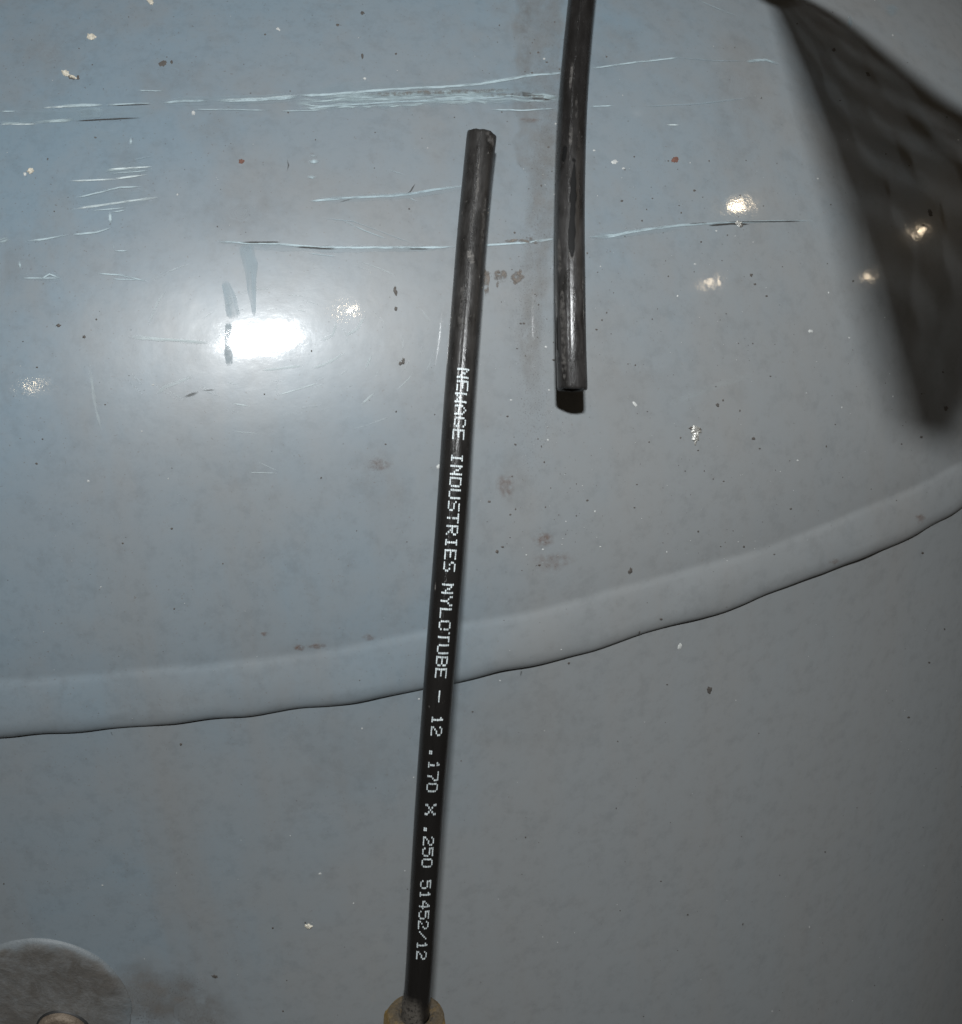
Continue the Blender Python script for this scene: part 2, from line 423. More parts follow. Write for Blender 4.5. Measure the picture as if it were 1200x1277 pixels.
# the long scratches across the top of the dome
S = stroke
S([(0, 153), (50, 152), (92, 149)], 6, 'scuff', taper=.08)
S([(0, 155.5), (46, 155)], 1.8, 'pale')
S([(95, 151), (150, 148), (176, 147)], 2.2, 'dark')
S([(0, 139), (22, 139)], 2, 'scratch')
S([(53, 135), (80, 133), (128, 131)], 3, 'pale'); S([(75, 133), (128, 131)], 5, 'scratch')
S([(133, 131), (190, 129)], 2.4, 'scratch'); S([(140, 132), (188, 130)], 1.2, 'dark', alpha=.7)
S([(203, 129), (230, 126), (258, 126)], 3.4, 'scratch')
S([(273, 125), (330, 123), (372, 119)], 3.2, 'pale'); S([(272, 126), (330, 124.5), (372, 121)], 5, 'scratch')
S([(372, 119), (400, 119), (460, 114), (520, 110), (560, 108.5), (600, 105), (640, 98), (662, 94)], 3.8, 'scratch', taper=.05)
S([(380, 120), (420, 117), (470, 113.5)], 1.8, 'pale')
S([(600, 104.5), (640, 98), (662, 94), (702, 91)], (6, 2.6), 'scratch', taper=.06)
S([(735, 86), (770, 81), (800, 77), (848, 72)], 2.5, 'scratch', taper=.1); S([(845, 72), (890, 76), (930, 76)], 1.4, 'faint')
S([(368, 129), (420, 127), (480, 125), (560, 123), (640, 121), (700, 124)], (20, 13), 'scuff', taper=.06, soft=.8)
S([(400, 122), (480, 120), (560, 118), (640, 116)], 12, 'scuff', taper=.1, soft=.8)
S([(450, 119), (520, 116), (600, 114), (640, 112)], 6, 'brown', alpha=.75)
S([(600, 120), (650, 118), (688, 122)], 6, 'brown', alpha=.5)
S([(370, 136), (400, 133.5), (480, 128), (560, 124.5), (640, 121)], 2.6, 'scratch', taper=.06)
S([(240, 137), (290, 137), (335, 138)], 1.8, 'scratch', alpha=.8)
S([(350, 139), (400, 138)], 2, 'scratch', alpha=.7)
S([(612, 137), (650, 138), (692, 135.5)], 2.2, 'scratch'); S([(736, 133), (765, 132)], 2.0, 'scratch')
S([(800, 133), (870, 130), (936, 122)], 1.8, 'faint'); S([(830, 156), (848, 156)], 2.4, 'pale', alpha=.8)
S([(870, 0), (890, 9), (918, 20)], 1.3, 'scratch', alpha=.6)
S([(172, 113), (205, 114)], 1.5, 'scratch'); S([(96, 141), (130, 141)], 12, 'faint', taper=.1, soft=.85)
blot(1113, 13, 10, 8, 'faint', 'scratch', .8); blot(1060, 27, 4, 9, 'faint', 'scratch', .9)
S([(930, 77), (955, 75), (972, 80)], 4, 'scratch', alpha=.8)
for p, wd, al in [([(0, 147), (90, 143), (200, 138)], 16, .5), ([(200, 128), (300, 125), (380, 122)], 12, .6), ([(360, 124), (520, 117), (700, 113)], 34, .45), ([(120, 216), (190, 210)], 16, .5), ([(95, 250), (190, 245)], 22, .35),
                  ([(390, 250), (500, 245), (575, 235)], 9, .5), ([(280, 306), (420, 311), (560, 310)], 9, .5), ([(735, 297), (850, 283)], 10, .5), ([(100, 170), (160, 178)], 24, .25), ([(20, 346), (80, 346)], 10, .4)]:
    S(p, wd, 'faint', alpha=al, soft=.7)
# short cluster on the left
S([(132, 214), (160, 212), (176, 209)], 5.5, 'scuff'); S([(134, 211.5), (190, 208)], 2.2, 'pale'); S([(138, 217), (184, 213)], 1.5, 'scratch')
S([(87, 226), (140, 224), (184, 218)], 2.6, 'pale', alpha=.85)
S([(95, 247), (130, 239), (150, 234), (176, 233)], 2.4, 'scratch')
S([(90, 261), (140, 254), (199, 246)], 3.2, 'pale', alpha=.85); S([(115, 263), (158, 259)], 1.6, 'scratch')
S([(137, 264), (138.5, 279)], 5, 'scratch'); S([(139, 265), (158, 262)], 1.8, 'scratch')
S([(33, 301), (60, 298), (86, 293)], 2.6, 'scratch'); S([(91, 293), (120, 290), (139, 284)], 2.6, 'scratch')
S([(-4, 302), (12, 298)], 8, 'scuff'); S([(24, 325), (26, 336)], 3.5, 'scratch'); S([(27, 301), (28, 308)], 3, 'scratch')
S([(27, 347), (76, 347)], 1.8, 'scratch'); S([(50, 349), (62, 342), (75, 347)], 2.4, 'scratch'); S([(26, 335), (34, 336)], 2, 'dark', alpha=.6)
S([(120, 341), (150, 343), (184, 351)], 2.2, 'scratch'); S([(140, 348), (172, 349)], 1.4, 'scratch')
S([(163, 171), (163, 182)], 4, 'scratch'); S([(170, 172), (170, 180)], 3, 'scratch'); S([(161, 187), (164, 187)], 3, 'scratch')
S([(142, 313), (160, 313)], 2, 'scratch'); S([(141, 302), (143, 314)], 1.4, 'scratch', alpha=.6); S([(160, 306), (166, 303)], 2.5, 'dark')
S([(385, 202), (398, 202)], 7, 'scratch', taper=.05); S([(383, 221), (396, 221)], 5, 'scratch'); S([(386, 195), (396, 195)], 2, 'scratch')
S([(165, 200), (190, 195)], 1.5, 'faint'); S([(358, 198), (360, 206), (358, 214)], 2, 'dark', alpha=.8)
# mid scratches
S([(386, 251), (430, 247), (470, 245), (505, 243), (540, 237), (578, 232)], 3.4, 'scratch', taper=.05)
S([(505, 243), (512, 239), (518, 229)], 1.8, 'dark'); S([(424, 252), (440, 248)], 1.5, 'dark', alpha=.6)
S([(425, 274), (455, 288), (482, 298)], 1.6, 'scratch', alpha=.7); S([(508, 246), (521, 252)], 1.5, 'scratch', alpha=.6); S([(485, 212), (504, 218)], 1.3, 'scratch', alpha=.5)
S([(400, 272), (440, 276), (520, 306)], 1.1, 'faint')
S([(270, 301.5), (300, 303), (340, 304), (400, 309), (460, 309), (530, 309), (568, 308)], 3.2, 'scratch', taper=.05)
S([(300, 302.5), (350, 302)], 2.4, 'dark', alpha=.8); S([(368, 308), (420, 311)], 2.4, 'dark'); S([(508, 310.5), (536, 310.5)], 1.8, 'dark', alpha=.7)
S([(385, 316), (419, 320)], 1.6, 'scratch', alpha=.7)
S([(604, 306), (650, 303), (692, 298)], 3.2, 'scratch', taper=.05); S([(628, 301), (650, 300), (672, 303)], 5, 'brown'); S([(655, 297), (667, 300)], 7, 'brown')
S([(733, 296), (765, 294), (800, 287), (850, 281), (900, 278), (960, 276), (1016, 275)], (4.6, 2), 'scratch', taper=.06, fade=(1, .45))
S([(858, 279), (883, 278)], 1.4, 'dark', alpha=.6); S([(883, 281.5), (912, 279), (935, 280)], 2.6, 'dark'); S([(905, 277), (1000, 276)], 1.5, 'dark', alpha=.8)
# rubbed-off vertical swipes, dull drip in front of the flash reflection
S([(306, 303), (312, 330), (317, 395)], (24, 4), 'faint', 'scratch', 1.0, .2, .02, soft=.85)
S([(280, 350), (288, 375), (292, 398)], (10, 20), 'faint', 'scratch', 1.0, .2, .05, soft=.85)
S([(285, 402), (284, 425), (286, 456)], (9, 11), 'matte', 'stain', .62, .25, .06, 3, soft=.7)
# fine rub marks round the reflection, their glints painted in pale
for p, wd, al in [([(160, 420), (210, 424), (262, 428)], 5, .5), ([(180, 421), (250, 427)], 2, .7), ([(196, 492), (205, 483), (225, 476), (240, 470)], 5, .35), ([(346, 493), (370, 486), (396, 478)], 2.2, .6),  # first two strokes paint the flash highlight on scratch edges
                  ([(345, 493), (346, 478)], 1.6, .4), ([(327, 462), (345, 460), (378, 456)], 3.5, .5), ([(388, 460), (405, 455), (430, 441)], 4, .45), ([(455, 462), (464, 443)], 2.6, .5), ([(450, 505), (467, 490)], 3, .4),
                  ([(290, 503), (312, 507)], 2, .6), ([(310, 589), (346, 590)], 1.4, .5), ([(112, 455), (118, 500), (126, 535)], 4, .3), ([(220, 616), (228, 618)], 3, .6), ([(430, 420), (445, 410), (455, 395)], 4, .35),
                  ([(400, 425), (415, 418), (420, 402)], 4, .35), ([(185, 405), (198, 375), (208, 362)], 2.5, .3), ([(832, 506), (880, 486), (940, 466)], 9, .07), ([(320, 575), (347, 588)], 1.2, .3)]:  # the broad, very faint stroke paints a reflected streak
    S(p, wd, 'pale', alpha=al)
S([(229, 495), (248, 489)], 4, 'dark', alpha=.5); S([(252, 487), (270, 486)], 2, 'dark', alpha=.4)
rn = random.Random(11)
for k in range(46):                                             # hairline scratch glints painted in, ringing the flash reflection
    a = rn.uniform(-2.6, 2.8); q = rn.uniform(70, 190); da = rn.uniform(.08, .28)
    S([(345+q*1.15*cos(a+da*u), 430+q*.62*sin(a+da*u)) for u in (0, .33, .66, 1)], rn.uniform(1.0, 2.0), 'pale', alpha=rn.uniform(.08, .3))
# grey-brown scabs beside the printed tube
for q in [(606, 350, 5, 15), (624, 345, 7, 10), (646, 347, 6, 7), (605, 340, 6, 4), (621, 352, 3, 6), (648, 341, 3, 5), (643, 353, 2.5, 3)]:
    blot(q[0], q[1], q[2], q[3], 'brown', 'dirt_scab', 1.0, rag=.9, core=.85)
# crumbs and chips
for x, y, rx, ry, mt, rot in [(82, 91.5, 5, 3.4, 'flake', .4), (91, 96, 4.6, 1.6, 'flake', .3), (97, 97, 2, 2.5, 'darkdot', 0), (89, 97, 4, 1.5, 'darkdot', .3), (114, 46, 5, 3.4, 'flake', .2), (188, 2, 4, 3, 'flake', .5),
                              (38, 213, 4, 3.4, 'flake', .5), (31, 217, 1.8, 2.2, 'palespeck', 0), (241, 141, 2, 2.5, 'palespeck', 0), (347, 36, 2.5, 1.5, 'palespeck', .6), (868, 536, 6, 5, 'metal', .2), (868, 545, 3.5, 8, 'metal', .1),
                              (873, 537, 2, 3, 'darkdot', 0), (862, 534, 3, 2, 'darkdot', 0), (767, 202, 4, 2.4, 'palespeck', -.2), (792, 504, 3.5, 2, 'palespeck', .8), (301, 201, 3.6, 2.6, 'rustdot', 0), (842, 199, 4, 3.6, 'rustdot', 0),
                              (203, 79, 5, 3, 'darkdot', -.5), (214, 77, 1.6, 2.4, 'darkdot', 0), (493, 363, 2, 5.5, 'darkdot', -.1), (494, 385, 1.6, 2.4, 'darkdot', 0), (786, 712, 2.2, 4, 'darkdot', .4), (885, 861, 3, 4, 'darkdot', 0),
                              (922, 279, 4, 3.4, 'metal', .3), (925, 281, 2, 2.6, 'darkdot', 0), (73, 406, 3, 2, 'darkdot', 0), (385, 1155, 4, 3, 'flake', .2), (547, 582, 2.4, 3, 'palespeck', 0), (455, 98, 2, 1.5, 'palespeck', 0),
                              (848, 806, 2, 4, 'palespeck', .2), (1160, 265, 2.2, 4.2, 'darkdot', -.4), (1083, 93, 2.8, 2, 'darkdot', .6), (1040, 62, 2, 2, 'darkdot', 0),
                              (500, 453, 3, 2, 'darkdot', -.6), (503, 450, 2, 3.4, 'darkdot', 0), (452, 16, 2.4, 2, 'darkdot', 0), (421, 31, 2, 1.6, 'darkdot', 0), (452, 70, 1.6, 3, 'darkdot', 0), (1011, 413, 2.6, 2, 'palespeck', 0),
                              (937, 343, 2, 2, 'darkdot', 0), (1180, 509, 2.4, 3, 'darkdot', 0), (940, 547, 2, 2, 'darkdot', 0), (895, 505, 2.2, 2, 'darkdot', 0), (268, 1218, 4, 2, 'darkdot', .2), (620, 688, 2, 2, 'darkdot', 0), (105, 420, 2, 2, 'darkdot', 0)]:
    flake(x, y, rx, ry, mt, rot=rot, name='paint_chip' if mt in ('flake', 'metal') else 'rust_spot' if mt == 'rustdot' else 'speck', thick=0.00022 if mt in ('flake', 'metal') else 0.00008)
# countless dust specks
def specks(mat, n, rmin, rmax, seed):
    rnd = random.Random(seed); V = []; F = []
    for _ in range(n):
        if rnd.random() < 0.22: x, y = rnd.gauss(680, 38), rnd.uniform(0, 720)
        elif rnd.random() < 0.3: x, y = rnd.gauss(850, 130), rnd.uniform(200, 700)
        else: x, y = rnd.uniform(-60, 1260), rnd.uniform(-60, 1340)
        r0 = rmin+(rmax-rmin)*rnd.random()**5; asp = rnd.uniform(0.6, 1.6); b = len(V); a0 = rnd.random()*6
        for j in range(5):
            a = a0+2*pi*j/5; k = r0*rnd.uniform(0.7, 1.2); V.append(on(x+k*cos(a)*asp, y+k*sin(a), 0.00003))
        V.append(on(x, y, 0.00012))
        for j in range(5): F.append((b+5, b+(j+1) % 5, b+j))
    return mesh_obj('dust_specks', V, F, M[mat], tank, smooth=False, kind='stuff')
specks('darkdot', 1000, 0.4, 1.7, 3)
specks('palespeck', 330, 0.4, 1.7, 4)

# ------------------------------------------------------------------ port boss low on the shell
bc, bn = hit(62, 1256)
ex = Vector((0, 0, 1)).cross(bn).normalized(); ey = bn.cross(ex)
def disc(prof, seg, c, squash=0.0, seed=0.0, sink=False):
    V = []
    for rr, hh in prof:
        for j in range(seg):
            a = 2*pi*j/seg
            k = 1+squash*noise.noise(Vector((cos(a)*1.5+seed, sin(a)*1.5, 0.3)))
            x, y = rr*k*cos(a), rr*k*sin(a)
            p = c+ex*x+ey*y; q = math.hypot(p.x, p.y)
            h = hh
            if sink and hh > 0: h = hh*(1-0.95*sm(0.006, 0.020, x*0.75-y*0.55)) + 0.00025*noise.noise(p*300)
            g = (SHELL+wav(p.z, math.atan2(p.x, -p.y))+h)/q
            V.append(Vector((p.x*g, p.y*g, p.z)))
    return V, [tuple(reversed(f)) for f in grid_faces(len(prof), seg, True)]
V, F = disc([(0.0212, -0.003), (0.0211, 0.0001), (0.0206, 0.0006), (0.0196, 0.0010), (0.0176, 0.0011), (0.0140, 0.0008), (0.0100, 0.0006), (0.0040, 0.0005), (0.0001, 0.0005)], 96, bc, 0.10, sink=True)
G = []
for v in V:
    d = v-bc; x, y = d.dot(ex), d.dot(ey); q = math.hypot(x, y)
    G.append((1-0.75*sm(0.0195, 0.0209, q+0.0013*noise.noise(v*260)-0.0004))*(1-0.8*sm(0.009, 0.020, x*0.8-y*0.45)))
boss = mesh_obj('port_boss', V, F, M['boss'], tank, attr=('grime', G), label='raised round boss caked in grey grime')
pc = bc + ex*0.0022 - ey*0.0075
V, F = disc([(0.0064, -0.006), (0.0064, 0.0022), (0.0060, 0.0027), (0.0052, 0.0029), (0.0030, 0.0030)], 40, pc, 0.03)
F.append(tuple(range(4*40, 5*40)))
plug = mesh_obj('plug', V, F, M['plug'], boss, label='rusty brown plug head')
V, F = disc([(0.0069, 0.0000), (0.0068, 0.0010), (0.0062, 0.0011)], 40, pc)
mesh_obj('gap_shade_ring', V, F, M['gap_shade'], boss)  # dark ring standing in for the shaded gap round the plug

# ------------------------------------------------------------------ tubes
def catmull(P, n):
    out = []
    Q = [P[0]*2-P[1]]+P+[P[-1]*2-P[-2]]
    for i in range(1, len(Q)-2):
        for k in range(n):
            t = k/n; a, b, c, d = Q[i-1:i+3]
            out.append(0.5*((2*b)+(c-a)*t+(2*a-5*b+4*c-d)*t*t+(3*b-3*c+d-a)*t**3))
    out.append(P[-1]); return out
class Tube:
    RO, RI = 0.003175, 0.00216
    def __init__(s, pts):
        s.C = catmull([above(x, y, o) for x, y, o in pts], 14); n = len(s.C)
        s.T = [(s.C[min(n-1, i+1)]-s.C[max(0, i-1)]).normalized() for i in range(n)]
        s.N = []; s.B = []
        for c, t in zip(s.C, s.T):
            v = (CAM-c); v = (v-t*v.dot(t)).normalized(); b = v.cross(t)
            if b.dot(RT) < 0: b = -b
            s.N.append(v); s.B.append(b)
        s.L = [0]
        for i in range(1, n): s.L.append(s.L[-1]+(s.C[i]-s.C[i-1]).length)
        s.Y = [PH/2-FPX*(c-CAM).dot(UP)/(c-CAM).dot(FW) for c in s.C]
    def at(s, y):
        for i in range(len(s.Y)-1):
            a, b = s.Y[i], s.Y[i+1]
            if (a-y)*(b-y) <= 0 and a != b:
                k = (y-a)/(b-a); L = lambda A: A[i].lerp(A[i+1], k)
                return L(s.C), L(s.N), L(s.B), L(s.T), s.L[i]+(s.L[i+1]-s.L[i])*k
        i = 0 if abs(y-s.Y[0]) < abs(y-s.Y[-1]) else -1
        return s.C[i], s.N[i], s.B[i], s.T[i], s.L[i]
    def pt(s, y, phi, r=None):
        c, n, b, t, _ = s.at(y); r = r or s.RO
        return c+n*(r*cos(phi))+b*(r*sin(phi))
def build_tube(tb, name, mat, label, dustf, seed, sq=(0, 0), cut=(0, 0)):
    """sq: flattening at the two ends, cut: slant of the two cut faces"""
    n = len(tb.C); seg = 40; V = []; U = []; D = []
    total = tb.L[-1]
    def ring(i, r, shift=0.0):
        c = tb.C[i]
        e0 = max(0, 1-tb.L[i]/0.012); e1 = max(0, 1-(total-tb.L[i])/0.012)
        s_ = sq[0]*e0*e0+sq[1]*e1*e1
        for j in range(seg):
            a = 2*pi*j/seg
            rr = r*(1+0.012*noise.noise(Vector((tb.L[i]*60, cos(a)+seed, sin(a)))))
            nd = (e0 > 0.99)+(e1 > 0.99)
            sl = (cut[0]*(e0 > 0.99)+cut[1]*(e1 > 0.99))*rr*cos(a+0.6) + nd*0.00035*noise.noise(Vector((cos(a)*2.6+seed, sin(a)*2.6, 4)))
            rr *= 1-nd*0.05*noise.noise(Vector((cos(a)*1.9, sin(a)*1.9+seed, 2)))
            V.append(c+tb.N[i]*(rr*cos(a)*(1-s_))+tb.B[i]*(rr*sin(a)*(1+0.15*s_))+tb.T[i]*(shift+sl))
            U.append((tb.L[i]+seed, j/seg)); D.append(dustf(tb.Y[i], a if a < pi else a-2*pi))
    rings = 0
    for i, r, sh in [(0, tb.RI, 0.012), (0, tb.RI, 0.0003), (0, tb.RI+0.00012, 0.0), (0, tb.RO-0.00025, 0.0), (0, tb.RO-0.00005, 0.0002)]:
        ring(i, r, sh); rings += 1
    for i in range(1, n-1): ring(i, tb.RO); rings += 1
    for i, r, sh in [(n-1, tb.RO-0.00005, -0.0002), (n-1, tb.RO-0.00025, 0), (n-1, tb.RI+0.00012, 0), (n-1, tb.RI, -0.0003), (n-1, tb.RI, -0.012)]:
        ring(i, r, sh); rings += 1
    F = grid_faces(rings, seg, True)
    # make normals point out
    o = mesh_obj(name, V, F, M[mat], None, uvs=U, attr=('dust', D), label=label, cat='tube')
    import bmesh
    bm = bmesh.new(); bm.from_mesh(o.data); bmesh.ops.recalc_face_normals(bm, faces=bm.faces); bm.to_mesh(o.data); bm.free()
    return o
def tube_mark(tb, obj, pts, width, mat, name, alpha=1.0):
    """mark lying on a tube: pts = (y, angle) pairs, width in radians"""
    cnt[0] += 1; sd = cnt[0]*1.3
    V = []; U = []; A = []; n = 0
    for (y0, a0), (y1, a1) in zip(pts[:-1], pts[1:]):
        k = max(2, int(abs(y1-y0)/4))
        for i in range(k+(1 if (y1, a1) == pts[-1] else 0)):
            q = i/k; y = y0+(y1-y0)*q; a = a0+(a1-a0)*q; n += 1
            gq = (y-pts[0][0])/(pts[-1][0]-pts[0][0]); ge = min(1, min(gq, 1-gq)/0.18)
            wd = width*(1+0.6*noise.noise(Vector((y*0.09, sd, 0))))*(0.15+0.85*sqrt(max(0, ge)))
            a += 0.06*noise.noise(Vector((y*0.05, sd, 8)))
            for v, e in ((-1, 0), (-.6, 1), (.6, 1), (1, 0)):
                V.append(tb.pt(y, a+v*wd/2, tb.RO+0.00008)); U.append((y/5500+sd, (a+v*wd/2)*0.0032+sd)); A.append(e*alpha)
    for k in range(4): A[k] = 0; A[-1-k] = 0
    return mesh_obj(name, V, grid_faces(n, 4), M[mat], obj, uvs=U, attr=('cover', A))

T1 = Tube([(517.5, 1285, .0128), (519, 1262, .0130), (523.5, 1200, .0134), (529.5, 1100, .0138), (536, 1000, .0138), (543.5, 900, .0135), (552, 790, .0128), (560, 690, .0116), (567, 590, .0098), (573.5, 490, .0077), (582, 380, .0057), (590, 280, .0047), (596.5, 210, .0050), (601, 168, .0058)])
def d1(y, a):
    k = sm(640, 420, y)*0.75+0.10
    k += 0.9*sm(1225, 1262, y)*sm(-0.2, -1.2, a) + 0.55*sm(-1.15, -1.5, a)
    return min(1, k)
t1 = build_tube(T1, 'nylon_tube', 'tube1', 'black plastic tube printed with white lettering, rising from the brass nut', d1, 1.0, sq=(0, 0.16), cut=(0, 0.06))
T2 = Tube([(714, 486, .0080), (712.5, 430, .0082), (711.5, 360, .0080), (711, 280, .0074), (712.5, 190, .0070), (716, 110, .0068), (721, 50, .0068), (727, -10, .0068), (735, -90, .0072), (745, -180, .0085)])
def d2(y, a):
    return 0.35+0.55*sm(130, 300, y)
t2 = build_tube(T2, 'nylon_tube', 'tube2', 'dusty black plastic tube without lettering, hanging in from the top edge', d2, 5.0, sq=(0.06, 0), cut=(0.07, 0))
tube_mark(T2, t2, [(212, .22), (250, .20), (290, .12), (330, .12)], .5, 'tclean', 'rubbed_streak')
tube_mark(T2, t2, [(190, -.45), (212, -.50)], .35, 'tclean', 'rubbed_streak')
tube_mark(T2, t2, [(206, .15), (214, .25)], .3, 'tclean', 'rubbed_streak')
tube_mark(T2, t2, [(395, -1.1), (440, -1.15)], .25, 'tclean', 'rubbed_streak')
tube_mark(T2, t2, [(320, .1), (332, .12)], .55, 'tdust', 'dust_patch', .8)
for y0, a0, y1, a1, wd, al in [(90, -.25, 125, -.25, .22, .6), (165, -.1, 195, -.05, .3, .5), (365, -.6, 475, -.5, .5, .4), (340, .9, 420, 1.0, .1, .6), (300, -.8, 350, -.7, .4, .4), (130, .2, 160, .25, .2, .3)]:
    tube_mark(T2, t2, [(y0, a0), (y1, a1)], wd, 'tdust', 'dust_patch', al)
for y0, a0, y1, a1, wd, al in [(205, .0, 245, .05, .18, .7), (240, .12, 262, .05, .2, .7), (318, -.1, 338, .15, .45, .9), (345, .75, 360, .8, .12, .9), (170, .5, 188, .9, .7, .45), (250, .7, 320, .8, .3, .35), (360, -.35, 420, -.25, .4, .35), (262, .0, 300, -.05, .2, .3), (722, -.75, 736, -.75, .12, .7),
                               (370, -1.0, 460, -1.1, .3, .3), (872, -.5, 876, -.45, .12, .7), (868, 1.15, 880, 1.15, .1, .6)]:
    tube_mark(T1, t1, [(y0, a0), (y1, a1)], wd, 'tdust', 'dust_patch', al)

# printing, 5 x 7 dots, read down the tube with the heads of the letters to the right
FONT = {'N': '10001 11001 10101 10101 10011 10001 10001', 'E': '11111 10000 10000 11110 10000 10000 11111', 'W': '10001 10001 10001 10101 10101 11011 10001',
        'A': '00100 01010 10001 10001 11111 10001 10001', 'G': '01110 10001 10000 10000 10011 10001 01110', 'I': '01110 00100 00100 00100 00100 00100 01110', 'D': '11110 10001 10001 10001 10001 10001 11110',
        'U': '10001 10001 10001 10001 10001 10001 01110', 'S': '01111 10000 10000 01110 00001 00001 11110', 'T': '11111 00100 00100 00100 00100 00100 00100', 'R': '11110 10001 10001 11110 10100 10010 10001',
        'Y': '10001 10001 01010 00100 00100 00100 00100', 'L': '10000 10000 10000 10000 10000 10000 11111', 'O': '01110 10001 10001 10001 10001 10001 01110', 'B': '11110 10001 10001 11110 10001 10001 11110',
        '-': '00000 00000 00000 11111 00000 00000 00000', '1': '00100 01100 00100 00100 00100 00100 01110', '2': '01110 10001 00001 00110 01000 10000 11111', '.': '00000 00000 00000 00000 00000 01100 01100',
        '7': '11111 00001 00001 00010 00100 00100 00100', '0': '01110 10001 10001 10001 10001 10001 01110', 'X': '10001 10001 01010 00100 01010 10001 10001', '5': '11111 10000 11110 00001 00001 10001 01110',
        '4': '00010 00110 01010 10010 11111 00010 00010', '/': '00000 00001 00010 00100 01000 10000 00000'}
WORDS = [('NEWAGE', 459, 548), ('INDUSTRIES', 565, 713), ('NYLOTUBE', 728, 846), ('-', 861, 876), ('12', 892, 918), ('.170', 934, 988), ('X', 1003, 1017), ('.250', 1030, 1082), ('51452/12', 1098, 1197)]
PW_ = 0.112                                    # angle between dot rows
rnd = random.Random(5)
def seen(y): 
    d = T1.pt(y, 0.1)-CAM; return PH/2-FPX*d.dot(UP)/d.dot(FW)
def yfix(y):
    u = y
    for _ in range(5): u += y-seen(u)
    return u
for word, ya, yb in WORDS:
    ya, yb = yfix(ya), yfix(yb)
    V = []; F = []; U = []
    ncol = len(word)*6-1; sa = T1.at(ya)[4]; pitch = (yb-ya)/ncol
    for ci, ch in enumerate(word):
        for r_, row in enumerate(FONT[ch].split()):
            for c_, bit in enumerate(row):
                if bit == '0' or rnd.random() < 0.012: continue
                y = ya+(ci*6+c_+0.5)*pitch; ph = 0.10+(3-r_)*PW_
                if ya < 500: ph += 0.03*sin(ci*2.1)+0.02
                hy = pitch*0.54*rnd.uniform(.9, 1.1); hp = PW_*0.43*rnd.uniform(.85, 1.12); b = len(V)
                jy = rnd.uniform(-.12, .12); jp = rnd.uniform(-.006, .006)
                for k in range(8):
                    a = 2*pi*k/8+pi/8; V.append(T1.pt(y+jy+hy*1.08*cos(a), ph+jp+hp*1.08*sin(a), T1.RO+0.00005))
                F.append(tuple(range(b, b+8)))
    mesh_obj('lettering', V, F, M['ink'], t1, smooth=False)

# ------------------------------------------------------------------ brass nut and fitting under the printed tube
fc = T1.at(1268)[0]; ft = T1.at(1262)[3]
if ft.z < 0: ft = -ft
fn = T1.at(1262)[1]; fb = ft.cross(fn).normalized(); fn = fb.cross(ft)
fit = thing('brass_fitting', 'grimy brass compression nut holding the printed black tube at the bottom edge', 'pipe fitting', fc-ft*0.03)
def lathe(prof, seg, c, hexr=None, rot=0.0):
    V = []; G = []
    for r_, h_, k, g in prof:                   # k: 0 round .. 1 hexagonal
        for j in range(seg):
            a = 2*pi*j/seg+rot; aa = ((a-rot) % (pi/3))-pi/6
            hx = cos(pi/6)/cos(aa)
            rr = r_*(1-k+k*hx)
            V.append(c+fb*(rr*cos(a))+fn*(rr*sin(a))+ft*h_); G.append(g)
    return V, grid_faces(len(prof), seg, True), G
V, F, G = lathe([(0.0033, -0.004, 0, 1), (0.0034, 0.0006, 0, 1), (0.0042, 0.0012, 0, 1), (0.0058, 0.0011, 0, .95), (0.0066, 0.0007, 0, .95), (0.0070, 0.0002, .2, .7), (0.0077, -0.0010, .85, .2), (0.0079, -0.0022, 1, .15), (0.0079, -0.011, 1, .45), (0.0072, -0.0125, 0, .6), (0.005, -0.0126, 0, .6)], 72, fc, rot=0.25)
def fix(o):
    import bmesh
    bm = bmesh.new(); bm.from_mesh(o.data); bmesh.ops.recalc_face_normals(bm, faces=bm.faces); bm.to_mesh(o.data); bm.free(); return o
fix(mesh_obj('nut', V, F, M['brass'], fit, smooth=False, attr=('grime', G)))
V, F, G = lathe([(0.0045, -0.0122, 0, .6), (0.0058, -0.0130, 0, .6), (0.0058, -0.017, 0, .6), (0.0072, -0.0175, 1, .6), (0.0072, -0.032, 1, .6), (0.005, -0.033, 0, .6), (0.0, -0.033, 0, .6)], 48, fc)
fix(mesh_obj('body', V, F, M['brass'], fit, smooth=False, attr=('grime', G)))
_c = fc-ft*0.025
_t, _n, _b = ft, fn, fb
wn = snorm(_c); ft2 = wn; fb2 = _t.cross(ft2).normalized(); fn2 = ft2.cross(fb2)
ft, fb, fn = ft2, fb2, fn2
V, F, G = lathe([(0.0055, 0.0, 0, .6), (0.0055, -0.018, 0, .6)], 32, _c)
mesh_obj('threaded_stub', V, F, M['brass'], fit, attr=('grime', G))
ft, fb, fn = _t, _b, _n
# packed dust where the tube meets the nut
V = []; F = []; U = []; A = []
for i in range(7):
    y = 1232+i*6
    for j in range(13):
        a = -1.75+j*0.2
        e = sm(-1.8, -1.2, a)*sm(.75, .2, a+0.012*(1262-y)) * sm(1230, 1245, y+6*noise.noise(Vector((a*3, 1, 2))))
        V.append(T1.pt(y, a, T1.RO+0.00012+0.0003*e)); U.append((y/5500, a*.0032)); A.append(e)
mesh_obj('dust_patch', V, grid_faces(7, 13), M['tgrime'], t1, uvs=U, attr=('cover', A))

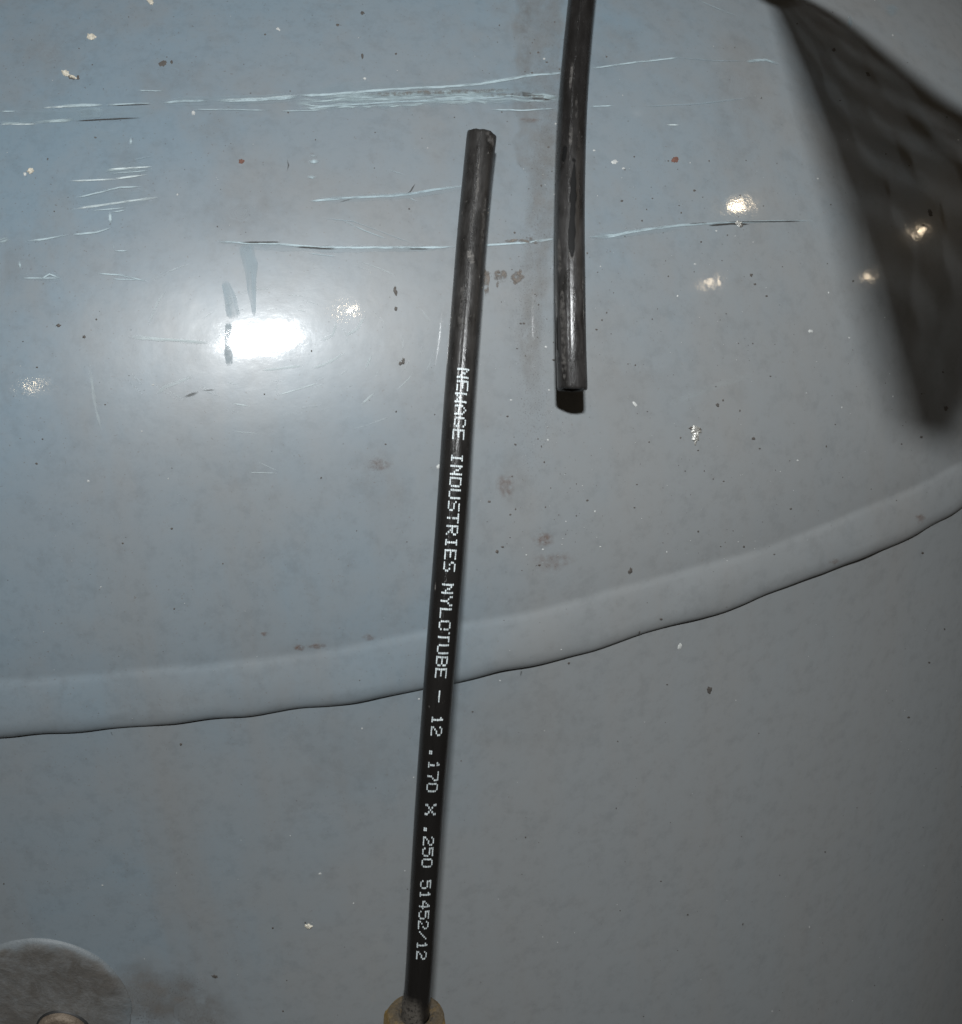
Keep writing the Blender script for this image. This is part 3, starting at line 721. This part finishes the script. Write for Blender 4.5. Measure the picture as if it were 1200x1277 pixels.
# ------------------------------------------------------------------ unseen ribbed blocker, added above the upper right corner to shadow the dome
def between(x, y, t): 
    p = on(x, y); return p.lerp(FLASH, t)
LEFT = [(956, -14), (980, 50), (1005, 125), (1034, 215), (1062, 305), (1086, 395), (1106, 468), (1130, 547)]
RIGHT = [(975, -18), (1050, 22), (1115, 72), (1182, 125), (1262, 180), (1300, 290), (1272, 412), (1200, 558)]
TT = [0.06, 0.09, 0.125, 0.155, 0.178, 0.192, 0.202, 0.21]
blocker = thing('shadow_blocker', 'added unseen blocker of dark ribbed strips past the upper right corner, shadowing the dome', 'blocker', between(958, -14, 0.06))
NS = 5; gap = 0.009; NR = 36
def along(L, q):
    """smooth value of the list L at q in 0..1"""
    f = q*(len(L)-1); i = min(len(L)-2, int(f)); t = f-i
    g = lambda k: Vector(L[max(0, min(len(L)-1, k))]) if not isinstance(L[0], float) else L[max(0, min(len(L)-1, k))]
    a, b, c, d = g(i-1), g(i), g(i+1), g(i+2)
    return 0.5*((2*b)+(c-a)*t+(2*a-5*b+4*c-d)*t*t+(3*b-3*c+d-a)*t**3)
def edge(u, q, lift=0.0):
    p = along(LEFT, q).lerp(along(RIGHT, q), u)
    return between(p.x, p.y, along(TT, q)+lift)
for k in range(NS):
    V = []
    for i in range(NR):
        q = i/(NR-1); amp = 0.032*sm(0, 0.25, q)
        w0 = amp*sin(i*1.25+k*1.7) if k else 0; w1 = amp*sin(i*1.25+(k+1)*1.7) if k < NS-1 else 0
        u0 = k/NS+(gap if k else 0)+w0; u1 = (k+1)/NS-(gap if k < NS-1 else 0)+w1
        A_, B_ = edge(u0, q), edge(u1, q); mid = edge((u0+u1)/2, q, 0.006+0.002*sin(i*1.25+k))
        dn = (FLASH-mid).normalized()*0.003
        V += [A_, mid, B_, B_+dn, mid+dn, A_+dn]
    F = grid_faces(NR, 6, True)+[(0, 1, 2, 3, 4, 5), tuple(range(NR*6-1, NR*6-7, -1))]
    fix(mesh_obj('strip', V, F, M['blocker_skin'], blocker, smooth=False))
# added stem joining the unseen blocker strips to the head
A_, B_ = edge(0, 0), edge(1, 0); base = on(960, -60); c0 = (A_+B_)/2
dv = (c0-base); L = dv.length; dv.normalize(); sx = dv.cross(Vector((0, 0, 1))).normalized(); sy = sx.cross(dv)
V = []
for h_, r_ in ((-0.004, .006), (0, .006), (L-.004, .004), (L+.006, .006), (L+.012, .004)):
    for j in range(12): V.append(base+dv*h_+sx*(r_*cos(j*pi/6))+sy*(r_*sin(j*pi/6)))
F = grid_faces(5, 12, True)+[tuple(range(12)), tuple(range(59, 47, -1))]
fix(mesh_obj('blocker_stem', V, F, M['steel'], blocker))

# ------------------------------------------------------------------ warm workshop lamps mirrored in the paint
for x, y, d, e, r_ in [(432, 389, 1.4, 1.1, .022), (45, 487, 1.5, .7, .02), (918, 261, 1.3, 1.8, .03), (882, 357, 1.5, .8, .02), (1150, 288, 1.4, .7, .02), (1086, 347, 1.5, .55, .02)]:
    p, n = hit(x, y); v = (p-CAM).normalized(); rf = v-n*(2*v.dot(n))
    l = bpy.data.lights.new('workshop_lamp', 'POINT'); l.energy = e; l.color = (1.0, 0.80, 0.55); l.energy *= 0.55; l.shadow_soft_size = r_*0.3
    o = bpy.data.objects.new('workshop_lamp', l); COL.objects.link(o); o.location = p+rf*d
